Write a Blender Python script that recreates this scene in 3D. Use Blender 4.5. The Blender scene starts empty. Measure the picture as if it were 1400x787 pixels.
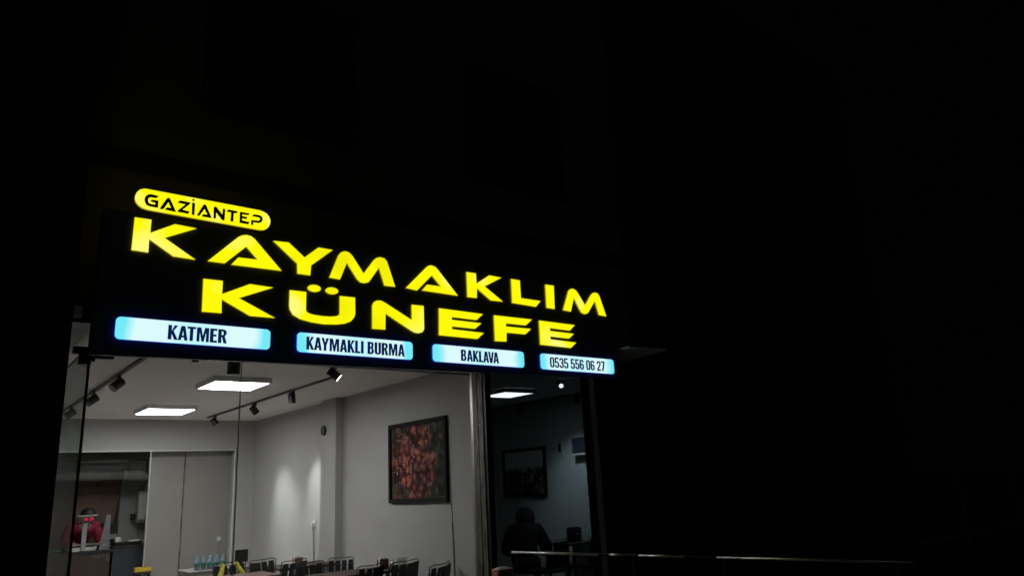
import bpy, math, random
from mathutils import Vector, Matrix
from mathutils.geometry import tessellate_polygon
random.seed(7)
scene = bpy.context.scene
COL = scene.collection
PI = math.pi

# ---------------------------------------------------------------- camera
cam_d = bpy.data.cameras.new('camera')
cam_d.sensor_width = 36.0
cam_d.lens = 26.0
cam_d.clip_start = 0.05
cam_d.clip_end = 2000
cam = bpy.data.objects.new('camera', cam_d)
COL.objects.link(cam)
cam.matrix_world = Matrix(((0.7868048, -0.12009537, -0.60540508, 0.0),
                           (-0.61527459, -0.23007541, -0.75399104, -6.4),
                           (-0.04873798, 0.96573413, -0.25491607, 1.6),
                           (0, 0, 0, 1)))
scene.camera = cam

# ---------------------------------------------------------------- night sky
world = bpy.data.worlds.new('World')
scene.world = world
world.use_nodes = True
bg = world.node_tree.nodes['Background']
bg.inputs[0].default_value = (0.35, 0.42, 0.40, 1)
bg.inputs[1].default_value = 0.0009

# weak fill sun added behind the viewer to lift facade, rail and gate
sun_d = bpy.data.lights.new('fill_sun', 'SUN')
sun_d.energy = 0.011; sun_d.angle = math.radians(15); sun_d.color = (0.95, 1.0, 0.80)
sun = bpy.data.objects.new('fill_sun', sun_d); COL.objects.link(sun)
sun.rotation_euler = (math.radians(58), 0, math.radians(-22))

scene.view_settings.view_transform = 'Standard'
scene.view_settings.look = 'None'
scene.view_settings.exposure = 0.0
scene.view_settings.gamma = 1.0
scene.render.engine = 'CYCLES'
scene.cycles.use_denoising = True
scene.cycles.max_bounces = 10
scene.cycles.transparent_max_bounces = 16
scene.cycles.sample_clamp_indirect = 3.0

# ---------------------------------------------------------------- materials
def new_mat(name):
    m = bpy.data.materials.new(name)
    m.use_nodes = True
    return m, m.node_tree.nodes, m.node_tree.links

def pbr(name, col, rough=0.6, metal=0.0, var=0.12, scale=6.0, bump=0.0, bscale=60.0, spec=0.5, coat=0.0):
    m, N, L = new_mat(name)
    b = N['Principled BSDF']
    b.inputs['Roughness'].default_value = rough
    b.inputs['Metallic'].default_value = metal
    b.inputs['Specular IOR Level'].default_value = spec
    b.inputs['Coat Weight'].default_value = coat
    tc = N.new('ShaderNodeTexCoord')
    n = N.new('ShaderNodeTexNoise'); n.inputs['Scale'].default_value = scale; n.inputs['Detail'].default_value = 6
    L.new(tc.outputs['Object'], n.inputs['Vector'])
    r = N.new('ShaderNodeValToRGB')
    r.color_ramp.elements[0].position = 0.3; r.color_ramp.elements[1].position = 0.7
    r.color_ramp.elements[0].color = tuple(c * (1 - var) for c in col) + (1,)
    r.color_ramp.elements[1].color = tuple(min(1, c * (1 + var)) for c in col) + (1,)
    L.new(n.outputs['Fac'], r.inputs['Fac'])
    L.new(r.outputs['Color'], b.inputs['Base Color'])
    rr = N.new('ShaderNodeMapRange')
    rr.inputs['To Min'].default_value = max(0, rough - 0.08); rr.inputs['To Max'].default_value = min(1, rough + 0.08)
    L.new(n.outputs['Fac'], rr.inputs['Value']); L.new(rr.outputs['Result'], b.inputs['Roughness'])
    if bump:
        n2 = N.new('ShaderNodeTexNoise'); n2.inputs['Scale'].default_value = bscale; n2.inputs['Detail'].default_value = 4
        L.new(tc.outputs['Object'], n2.inputs['Vector'])
        bp = N.new('ShaderNodeBump'); bp.inputs['Strength'].default_value = bump; bp.inputs['Distance'].default_value = 0.004
        L.new(n2.outputs['Fac'], bp.inputs['Height']); L.new(bp.outputs['Normal'], b.inputs['Normal'])
    return m

def emit(name, col, strength):
    m, N, L = new_mat(name)
    N.remove(N['Principled BSDF'])
    e = N.new('ShaderNodeEmission'); e.inputs[0].default_value = col + (1,); e.inputs[1].default_value = strength
    L.new(e.outputs[0], N['Material Output'].inputs[0])
    return m

def lit_acrylic(name, base, hot, strength, scale):
    """back-lit acrylic: slightly uneven light of the diodes behind it"""
    m, N, L = new_mat(name)
    N.remove(N['Principled BSDF'])
    tc = N.new('ShaderNodeTexCoord')
    n = N.new('ShaderNodeTexNoise'); n.inputs['Scale'].default_value = scale; n.inputs['Detail'].default_value = 1
    L.new(tc.outputs['Object'], n.inputs['Vector'])
    r = N.new('ShaderNodeValToRGB'); els = r.color_ramp.elements
    els[0].position = 0.30; els[0].color = tuple(c * 0.88 for c in base) + (1,)
    els[1].position = 0.72; els[1].color = hot + (1,)
    e2 = els.new(0.42); e2.color = base + (1,)
    e3 = els.new(0.60); e3.color = base + (1,)
    L.new(n.outputs['Fac'], r.inputs['Fac'])
    e = N.new('ShaderNodeEmission'); e.inputs[1].default_value = strength
    L.new(r.outputs['Color'], e.inputs[0]); L.new(e.outputs[0], N['Material Output'].inputs[0])
    return m

def lightbox_mat(x0, x1):
    """white-cyan acrylic, more cyan at the two ends where the diodes stop"""
    m, N, L = new_mat('lightbox_acrylic')
    N.remove(N['Principled BSDF'])
    tc = N.new('ShaderNodeTexCoord'); sx = N.new('ShaderNodeSeparateXYZ')
    L.new(tc.outputs['Object'], sx.inputs[0])
    mr = N.new('ShaderNodeMapRange'); mr.inputs['From Min'].default_value = x0; mr.inputs['From Max'].default_value = x1
    L.new(sx.outputs['X'], mr.inputs['Value'])
    n = N.new('ShaderNodeTexNoise'); n.inputs['Scale'].default_value = 7; n.inputs['Detail'].default_value = 1
    L.new(tc.outputs['Object'], n.inputs['Vector'])
    ad = N.new('ShaderNodeMath'); ad.operation = 'MULTIPLY_ADD'; ad.inputs[1].default_value = 0.10; ad.inputs[2].default_value = -0.05
    L.new(n.outputs['Fac'], ad.inputs[0])
    s = N.new('ShaderNodeMath'); s.operation = 'ADD'
    L.new(mr.outputs['Result'], s.inputs[0]); L.new(ad.outputs[0], s.inputs[1])
    r = N.new('ShaderNodeValToRGB'); els = r.color_ramp.elements
    cy = (0.18, 0.83, 0.95, 1); wh = (0.72, 0.98, 1.0, 1); w2 = (0.56, 0.95, 1.0, 1)
    els[0].position = 0.0; els[0].color = cy
    els[1].position = 1.0; els[1].color = cy
    for p, c in ((0.05, cy), (0.13, wh), (0.30, wh), (0.42, w2), (0.55, w2), (0.72, wh), (0.88, wh), (0.95, cy)):
        e = els.new(p); e.color = c
    L.new(s.outputs[0], r.inputs['Fac'])
    e = N.new('ShaderNodeEmission'); e.inputs[1].default_value = 0.98
    L.new(r.outputs['Color'], e.inputs[0]); L.new(e.outputs[0], N['Material Output'].inputs[0])
    return m

def glass(name, tint, haze=0.0, haze_col=(0.3, 0.33, 0.31), refl=1.0, ior=1.45):
    """thin glazing: tinted see-through with a Fresnel mirror, and optional milky haze"""
    m, N, L = new_mat(name)
    N.remove(N['Principled BSDF'])
    t = N.new('ShaderNodeBsdfTransparent'); t.inputs[0].default_value = tint + (1,)
    g = N.new('ShaderNodeBsdfGlossy'); g.inputs['Roughness'].default_value = 0.01; g.inputs[0].default_value = (refl, refl, refl, 1)
    f = N.new('ShaderNodeFresnel'); f.inputs['IOR'].default_value = ior
    mx = N.new('ShaderNodeMixShader')
    gm = N.new('ShaderNodeNewGeometry'); fr_ = N.new('ShaderNodeMath'); fr_.operation = 'SUBTRACT'; fr_.inputs[0].default_value = 1.0
    L.new(gm.outputs['Backfacing'], fr_.inputs[1])
    ml = N.new('ShaderNodeMath'); ml.operation = 'MULTIPLY'; L.new(f.outputs[0], ml.inputs[0]); L.new(fr_.outputs[0], ml.inputs[1])
    L.new(ml.outputs[0], mx.inputs[0]); L.new(t.outputs[0], mx.inputs[1]); L.new(g.outputs[0], mx.inputs[2])
    out = mx
    if haze:
        d = N.new('ShaderNodeBsdfDiffuse'); d.inputs[0].default_value = haze_col + (1,)
        tr = N.new('ShaderNodeBsdfTranslucent'); tr.inputs[0].default_value = haze_col + (1,)
        dm = N.new('ShaderNodeMixShader'); dm.inputs[0].default_value = 0.5
        L.new(d.outputs[0], dm.inputs[1]); L.new(tr.outputs[0], dm.inputs[2])
        tc = N.new('ShaderNodeTexCoord'); n = N.new('ShaderNodeTexNoise'); n.inputs['Scale'].default_value = 1.5
        L.new(tc.outputs['Object'], n.inputs['Vector'])
        mr = N.new('ShaderNodeMapRange'); mr.inputs['To Min'].default_value = haze * 0.7; mr.inputs['To Max'].default_value = haze * 1.3
        L.new(n.outputs['Fac'], mr.inputs['Value'])
        m2 = N.new('ShaderNodeMixShader'); L.new(mr.outputs['Result'], m2.inputs[0])
        L.new(mx.outputs[0], m2.inputs[1]); L.new(dm.outputs[0], m2.inputs[2])
        out = m2
    L.new(out.outputs[0], N['Material Output'].inputs[0])
    return m

M = {}
M['wall'] = pbr('wall_paint', (0.385, 0.385, 0.37), 0.75, var=0.04, scale=2.0, bump=0.25, bscale=90)
M['ceiling'] = pbr('ceiling_paint', (0.88, 0.83, 0.80), 0.85, var=0.03, scale=1.5, bump=0.15, bscale=60)
M['wall_two'] = pbr('blue_grey_paint', (0.50, 0.52, 0.53), 0.8, var=0.05, scale=2, bump=0.25, bscale=90)
M['panel_board'] = pbr('laminate_board', (0.25, 0.245, 0.225), 0.5, var=0.04, scale=3)
M['floor'] = pbr('floor_tile', (0.66, 0.63, 0.60), 0.35, var=0.1, scale=3)
M['brown'] = pbr('brown_tile', (0.16, 0.085, 0.06), 0.5, var=0.2, scale=5)
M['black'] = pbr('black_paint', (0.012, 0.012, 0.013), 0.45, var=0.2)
M['frame_black'] = pbr('picture_frame', (0.010, 0.009, 0.008), 0.75, var=0.2, spec=0.2)
M['blackmetal'] = pbr('black_powder_coat', (0.018, 0.018, 0.02), 0.35, metal=0.3, var=0.15, scale=20)
M['signface'] = pbr('sign_composite', (0.11, 0.14, 0.20), 0.5, var=0.25, scale=2.2, spec=0.3)
M['steel'] = pbr('brushed_steel', (0.42, 0.42, 0.40), 0.35, metal=0.9, var=0.15, scale=14)
M['frame_white'] = pbr('panel_frame', (0.88, 0.88, 0.87), 0.5, var=0.02)
M['dull_steel'] = pbr('dull_steel', (0.17, 0.18, 0.18), 0.5, metal=0.4, var=0.2, scale=12)
M['galv'] = pbr('galvanised_duct', (0.26, 0.275, 0.27), 0.65, metal=0.15, var=0.15, scale=9)
M['white'] = pbr('white_enamel', (0.62, 0.63, 0.62), 0.35, var=0.03)
M['navy'] = pbr('navy_cabinet', (0.035, 0.04, 0.055), 0.45, var=0.15)
M['darkwood'] = pbr('dark_wood', (0.045, 0.026, 0.018), 0.5, var=0.3, scale=12)
M['tabletop'] = pbr('brown_tabletop', (0.15, 0.095, 0.08), 0.4, var=0.15, scale=10)
M['asphalt'] = pbr('asphalt', (0.05, 0.05, 0.05), 0.85, var=0.3, scale=5, bump=0.6, bscale=120)
M['paving'] = pbr('paving_stone', (0.24, 0.23, 0.22), 0.8, var=0.25, scale=3, bump=0.5, bscale=50)
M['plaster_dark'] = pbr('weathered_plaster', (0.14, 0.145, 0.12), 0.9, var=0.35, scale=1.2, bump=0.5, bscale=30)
M['plaster_black'] = pbr('black_plaster', (0.03, 0.03, 0.03), 0.9, var=0.3, scale=1.2, bump=0.5, bscale=30)
M['soffit'] = pbr('soffit_plaster', (0.78, 0.77, 0.74), 0.85, var=0.06, scale=3, bump=0.3)
M['yellowcloth'] = pbr('yellow_cloth', (0.50, 0.46, 0.06), 0.85, var=0.3, scale=30, bump=0.4)
M['yellowpaint'] = pbr('yellow_strip', (0.50, 0.36, 0.03), 0.5, var=0.2)
M['bottle'] = pbr('bottle_plastic', (0.22, 0.32, 0.42), 0.15, var=0.25, scale=25)
M['label_green'] = pbr('label_green', (0.05, 0.22, 0.14), 0.5, var=0.4, scale=30)
M['cap'] = pbr('bottle_cap', (0.30, 0.42, 0.6), 0.5)
M['skin'] = pbr('skin', (0.42, 0.24, 0.17), 0.55, var=0.1)
M['skin'].node_tree.nodes['Principled BSDF'].inputs['Subsurface Weight'].default_value = 0.1
M['hair'] = pbr('dark_hair', (0.012, 0.010, 0.009), 0.6, var=0.4, scale=60, bump=0.6)
M['redcloth'] = pbr('red_shirt', (0.27, 0.014, 0.05), 0.8, var=0.15, scale=20, bump=0.4)
M['darkcloth'] = pbr('dark_coat', (0.008, 0.008, 0.010), 0.9, var=0.3, scale=20, bump=0.4)
M['trousers'] = pbr('dark_trousers', (0.02, 0.02, 0.028), 0.85, var=0.2, scale=20)
M['carton'] = pbr('orange_carton', (0.85, 0.42, 0.20), 0.6, var=0.15, scale=12)
M['carton_print'] = pbr('orange_carton_print', (0.55, 0.18, 0.12), 0.6, var=0.9, scale=45)
M['paper'] = pbr('white_paper', (0.75, 0.70, 0.64), 0.8, var=0.06)
M['rail'] = pbr('stainless_rail', (0.75, 0.76, 0.75), 0.34, metal=0.75, var=0.1, scale=12)
M['clear'] = glass('clear_glass', (0.955, 0.96, 0.95))
M['sideglass'] = glass('side_glass', (0.78, 0.82, 0.78), 0.14, (0.40, 0.43, 0.40), refl=0.3, ior=1.06)  # haze mixed in for the milky look of grazing reflections
M['tinted'] = glass('smoked_glass', (0.42, 0.46, 0.47), refl=0.25)
M['acrylic'] = glass('acrylic_sheet', (0.75, 0.80, 0.78), 0.15)
M['led'] = emit('led_diffuser', (0.985, 0.98, 1.0), 34.0)
M['kitchen_fill'] = emit('kitchen_fill_diffuser', (1.0, 0.98, 0.96), 11.5)
M['led_dim'] = emit('led_diffuser_dim', (1.0, 0.98, 0.96), 6.0)
M['lens_on'] = emit('spot_lens_lit', (1.0, 0.97, 0.92), 5.0)
M['lens_dim'] = pbr('spot_lens', (0.5, 0.5, 0.48), 0.3)
M['red_led'] = emit('red_led_digits', (1.0, 0.03, 0.10), 0.9)
M['letter_face'] = lit_acrylic('yellow_acrylic', (1.0, 0.955, 0.003), (1.0, 0.97, 0.20), 1.0, 2.3)
M['letter_side'] = emit('letter_return', (1.0, 0.80, 0.02), 0.30)  # returns made to glow so they spill light onto the sign face
M['ink_black'] = pbr('black_vinyl', (0.010, 0.008, 0.006), 0.6, spec=0.2)
M['ink_navy'] = emit('navy_vinyl_backlit', (0.002, 0.012, 0.075), 1.0)
M['box_side'] = emit('lightbox_edge', (0.005, 0.10, 0.9), 0.6)  # blue edge glow standing in for the bloom around the boxes

def post_mat():
    m, N, L = new_mat('streaked_aluminium_post')
    b = N['Principled BSDF']; b.inputs['Roughness'].default_value = 0.5; b.inputs['Metallic'].default_value = 0.35
    tc = N.new('ShaderNodeTexCoord'); mp = N.new('ShaderNodeMapping'); mp.inputs['Scale'].default_value = (22, 22, 2.2)
    n = N.new('ShaderNodeTexNoise'); n.inputs['Scale'].default_value = 2.4; n.inputs['Detail'].default_value = 8; n.inputs['Roughness'].default_value = 0.7
    r = N.new('ShaderNodeValToRGB'); e = r.color_ramp.elements
    e[0].position = 0.38; e[0].color = (0.025, 0.022, 0.018, 1); e[1].position = 0.62; e[1].color = (0.27, 0.24, 0.20, 1)  # streaks put highlights and sticker remains into the colour
    L.new(tc.outputs['Object'], mp.inputs[0]); L.new(mp.outputs[0], n.inputs['Vector']); L.new(n.outputs['Fac'], r.inputs['Fac'])
    L.new(r.outputs['Color'], b.inputs['Base Color'])
    return m
M['post'] = post_mat()

def picture_mat(name, kind):
    m, N, L = new_mat(name)
    b = N['Principled BSDF']; b.inputs['Roughness'].default_value = 0.7; b.inputs['Specular IOR Level'].default_value = 0.12
    tc = N.new('ShaderNodeTexCoord')
    w = N.new('ShaderNodeTexNoise'); w.inputs['Scale'].default_value = 5; w.inputs['Detail'].default_value = 3
    L.new(tc.outputs['Object'], w.inputs['Vector'])
    mixv = N.new('ShaderNodeMix'); mixv.data_type = 'VECTOR'; mixv.inputs[0].default_value = 0.06
    L.new(tc.outputs['Object'], mixv.inputs[4]); L.new(w.outputs['Color'], mixv.inputs[5])
    if kind == 'flowers':
        def ramp(pts, src):
            r = N.new('ShaderNodeValToRGB'); e = r.color_ramp.elements
            e[0].position, e[0].color = pts[0][0], pts[0][1]+(1,); e[1].position, e[1].color = pts[-1][0], pts[-1][1]+(1,)
            for p, c in pts[1:-1]:
                q = e.new(p); q.color = c+(1,)
            L.new(src, r.inputs['Fac']); return r
        # petals: cells with pale rims, each blossom its own red or orange
        v = N.new('ShaderNodeTexVoronoi'); v.inputs['Scale'].default_value = 11; L.new(mixv.outputs[1], v.inputs['Vector'])
        ve = N.new('ShaderNodeTexVoronoi'); ve.feature = 'DISTANCE_TO_EDGE'; ve.inputs['Scale'].default_value = 17; L.new(mixv.outputs[1], ve.inputs['Vector'])
        sep = N.new('ShaderNodeSeparateColor'); L.new(v.outputs['Color'], sep.inputs[0])
        bloom = ramp([(0.0,(0.16,0.015,0.02)),(0.25,(0.48,0.15,0.09)),(0.45,(0.34,0.05,0.055)),(0.65,(0.64,0.33,0.27)),(0.85,(0.36,0.08,0.08)),(1.0,(0.10,0.012,0.02))], sep.outputs['Red'])
        shade = ramp([(0.0,(1.3,1.3,1.3)),(0.25,(0.9,0.9,0.9)),(0.55,(0.25,0.25,0.25)),(0.8,(0.08,0.08,0.08))], v.outputs['Distance'])
        v.inputs['Randomness'].default_value = 1.0
        bs = N.new('ShaderNodeMix'); bs.data_type = 'RGBA'; bs.blend_type = 'MULTIPLY'; bs.inputs[0].default_value = 1.0
        L.new(bloom.outputs['Color'], bs.inputs[6]); L.new(shade.outputs['Color'], bs.inputs[7])
        v2 = N.new('ShaderNodeTexVoronoi'); v2.inputs['Scale'].default_value = 16; L.new(mixv.outputs[1], v2.inputs['Vector'])
        arcs = ramp([(0.0,(0,0,0)),(0.22,(0,0,0)),(0.30,(1,1,1)),(0.36,(0,0,0)),(1.0,(0,0,0))], v2.outputs['Distance'])
        fl = N.new('ShaderNodeMath'); fl.operation = 'MULTIPLY'; fl.inputs[1].default_value = 0.85
        n9 = N.new('ShaderNodeTexNoise'); n9.inputs['Scale'].default_value = 9; L.new(tc.outputs['Object'], n9.inputs['Vector'])
        msk = ramp([(0.46,(0,0,0)),(0.56,(1,1,1))], n9.outputs['Fac'])
        m9 = N.new('ShaderNodeMath'); m9.operation = 'MULTIPLY'; L.new(arcs.outputs['Color'], m9.inputs[0]); L.new(msk.outputs['Color'], m9.inputs[1])
        L.new(m9.outputs[0], fl.inputs[0])
        pm = N.new('ShaderNodeMix'); pm.data_type = 'RGBA'; L.new(fl.outputs[0], pm.inputs[0]); L.new(bs.outputs[2], pm.inputs[6]); pm.inputs[7].default_value = (0.75, 0.52, 0.42, 1)
        # the bouquet fills the middle, dark leaves around it
        ds = N.new('ShaderNodeVectorMath'); ds.operation = 'DISTANCE'; L.new(tc.outputs['Object'], ds.inputs[0]); ds.inputs[1].default_value = (4.53, 1.20, 1.92)
        n8 = N.new('ShaderNodeTexNoise'); n8.inputs['Scale'].default_value = 5; n8.inputs['Detail'].default_value = 4; L.new(tc.outputs['Object'], n8.inputs['Vector'])
        ad = N.new('ShaderNodeMath'); ad.operation = 'MULTIPLY_ADD'; ad.inputs[1].default_value = 0.9; L.new(n8.outputs['Fac'], ad.inputs[0]); L.new(ds.outputs['Value'], ad.inputs[2])
        bm_ = ramp([(0.80,(0,0,0)),(1.0,(1,1,1))], ad.outputs[0])
        leaf = ramp([(0.35,(0.012,0.014,0.012)),(0.55,(0.035,0.04,0.03)),(0.68,(0.12,0.12,0.09)),(0.72,(0.42,0.40,0.34))], n9.outputs['Fac'])
        n9.inputs['Detail'].default_value = 6
        mx2 = N.new('ShaderNodeMix'); mx2.data_type = 'RGBA'
        L.new(bm_.outputs['Color'], mx2.inputs[0]); L.new(pm.outputs[2], mx2.inputs[6]); L.new(leaf.outputs['Color'], mx2.inputs[7])
        L.new(mx2.outputs[2], b.inputs['Base Color'])
    else:
        n = N.new('ShaderNodeTexNoise'); n.inputs['Scale'].default_value = 7; n.inputs['Detail'].default_value = 8; n.inputs['Distortion'].default_value = 1.5
        L.new(tc.outputs['Object'], n.inputs['Vector'])
        r = N.new('ShaderNodeValToRGB'); e = r.color_ramp.elements
        e[0].position = 0.40; e[0].color = (0.03, 0.034, 0.038, 1); e[1].position = 0.70; e[1].color = (0.6, 0.45, 0.38, 1)
        q = e.new(0.55); q.color = (0.07, 0.06, 0.055, 1)
        L.new(n.outputs['Fac'], r.inputs['Fac'])
        # a paler sky over dark ground
        sx = N.new('ShaderNodeSeparateXYZ'); L.new(tc.outputs['Object'], sx.inputs[0])
        mr = N.new('ShaderNodeMapRange'); mr.inputs['From Min'].default_value = 1.86; mr.inputs['From Max'].default_value = 1.96
        ad = N.new('ShaderNodeMath'); ad.operation = 'MULTIPLY_ADD'; ad.inputs[1].default_value = 0.16; L.new(w.outputs['Fac'], ad.inputs[0]); L.new(sx.outputs['Z'], ad.inputs[2])
        L.new(ad.outputs[0], mr.inputs['Value'])
        mx = N.new('ShaderNodeMix'); mx.data_type = 'RGBA'
        L.new(mr.outputs['Result'], mx.inputs[0]); L.new(r.outputs['Color'], mx.inputs[6]); mx.inputs[7].default_value = (0.62, 0.64, 0.66, 1)
        L.new(mx.outputs[2], b.inputs['Base Color'])
    return m
M['flowers'] = picture_mat('flower_print', 'flowers')
M['scene_print'] = picture_mat('landscape_print', 'scene')

# ---------------------------------------------------------------- builders
class MB:
    def __init__(s): s.v = []; s.f = []; s.m = []
    def box(s, x0, x1, y0, y1, z0, z1, mi=0):
        b = len(s.v)
        s.v += [(x0,y0,z0),(x1,y0,z0),(x1,y1,z0),(x0,y1,z0),(x0,y0,z1),(x1,y0,z1),(x1,y1,z1),(x0,y1,z1)]
        for q in ((0,3,2,1),(4,5,6,7),(0,1,5,4),(1,2,6,5),(2,3,7,6),(3,0,4,7)):
            s.f.append(tuple(b+i for i in q)); s.m.append(mi)
        return s
    def tube(s, pts, r, n=10, mi=0, caps=True):
        pts = [Vector(p) for p in pts]
        rs = r if isinstance(r, (list, tuple)) else [r]*len(pts)
        b = len(s.v)
        up0 = None
        for i, p in enumerate(pts):
            if i == 0: d = pts[1]-p
            elif i == len(pts)-1: d = p-pts[i-1]
            else: d = (pts[i+1]-p).normalized()+(p-pts[i-1]).normalized()
            d.normalize()
            if up0 is None:
                up0 = Vector((0,0,1)) if abs(d.z) < 0.9 else Vector((1,0,0))
            a = d.cross(up0)
            if a.length < 1e-4: a = d.cross(Vector((0,1,0)))
            a.normalize(); c = a.cross(d).normalized()
            for k in range(n):
                t = 2*PI*k/n
                s.v.append(tuple(p + (a*math.cos(t)+c*math.sin(t))*rs[i]))
        for i in range(len(pts)-1):
            for k in range(n):
                s.f.append((b+i*n+k, b+i*n+(k+1)%n, b+(i+1)*n+(k+1)%n, b+(i+1)*n+k)); s.m.append(mi)
        if caps:
            s.f.append(tuple(b+k for k in reversed(range(n)))); s.m.append(mi)
            s.f.append(tuple(b+(len(pts)-1)*n+k for k in range(n))); s.m.append(mi)
        return s
    def prism(s, outer, holes, y0, y1, mi_face=0, mi_side=1, axis='y'):
        """outline in (x, z) pushed from y0 (front) to y1 (back)"""
        loops = [outer]+holes
        flat = [p for l in loops for p in l]
        n = len(flat); b = len(s.v)
        def P(p, y):
            return (p[0], y, p[1]) if axis == 'y' else (y, p[0], p[1])
        s.v += [P(p, y0) for p in flat] + [P(p, y1) for p in flat]
        for t in tessellate_polygon([[Vector((p[0], p[1], 0)) for p in l] for l in loops]):
            s.f.append((b+t[0], b+t[1], b+t[2])); s.m.append(mi_face)
            s.f.append((b+n+t[2], b+n+t[1], b+n+t[0])); s.m.append(mi_side)
        o = 0
        for l in loops:
            k = len(l)
            for i in range(k):
                j = (i+1) % k
                s.f.append((b+o+i, b+o+j, b+n+o+j, b+n+o+i)); s.m.append(mi_side)
            o += k
        return s
    def build(s, name, mats, parent=None, bevel=0.0, smooth=False):
        me = bpy.data.meshes.new(name)
        me.from_pydata(s.v, [], s.f)
        for m in (mats if isinstance(mats, (list, tuple)) else [mats]): me.materials.append(m)
        me.polygons.foreach_set('material_index', s.m)
        if smooth: me.polygons.foreach_set('use_smooth', [True]*len(me.polygons))
        me.update()
        o = bpy.data.objects.new(name, me); COL.objects.link(o)
        if parent:
            o.parent = parent
            o.matrix_parent_inverse = parent.matrix_basis.inverted()
        if bevel:
            bv = o.modifiers.new('bevel', 'BEVEL'); bv.width = bevel; bv.segments = 2; bv.limit_method = 'ANGLE'
        return o

def empty(name, loc, label, cat, group=None):
    o = bpy.data.objects.new(name, None); COL.objects.link(o)
    o.location = loc; o.empty_display_size = 0.1
    tag(o, label, cat, group)
    return o
def tag(o, label=None, cat=None, group=None, kind=None):
    if label: o['label'] = label
    if cat: o['category'] = cat
    if group: o['group'] = group
    if kind: o['kind'] = kind
    return o
def struct(name, mb, mat, bevel=0.0):
    return tag(mb.build(name, mat, bevel=bevel), kind='structure')
def bx(*a): return MB().box(*a)

def arc(cx, cz, rx, rz, a0, a1, n=6):
    return [(cx+rx*math.cos(math.radians(a0+(a1-a0)*i/n)), cz+rz*math.sin(math.radians(a0+(a1-a0)*i/n))) for i in range(n+1)]
def rrect(x0, x1, z0, z1, r, n=5):
    return arc(x1-r, z1-r, r, r, 90, 0, n)+arc(x1-r, z0+r, r, r, 0, -90, n)+arc(x0+r, z0+r, r, r, -90, -180, n)+arc(x0+r, z1-r, r, r, 180, 90, n)

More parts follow.
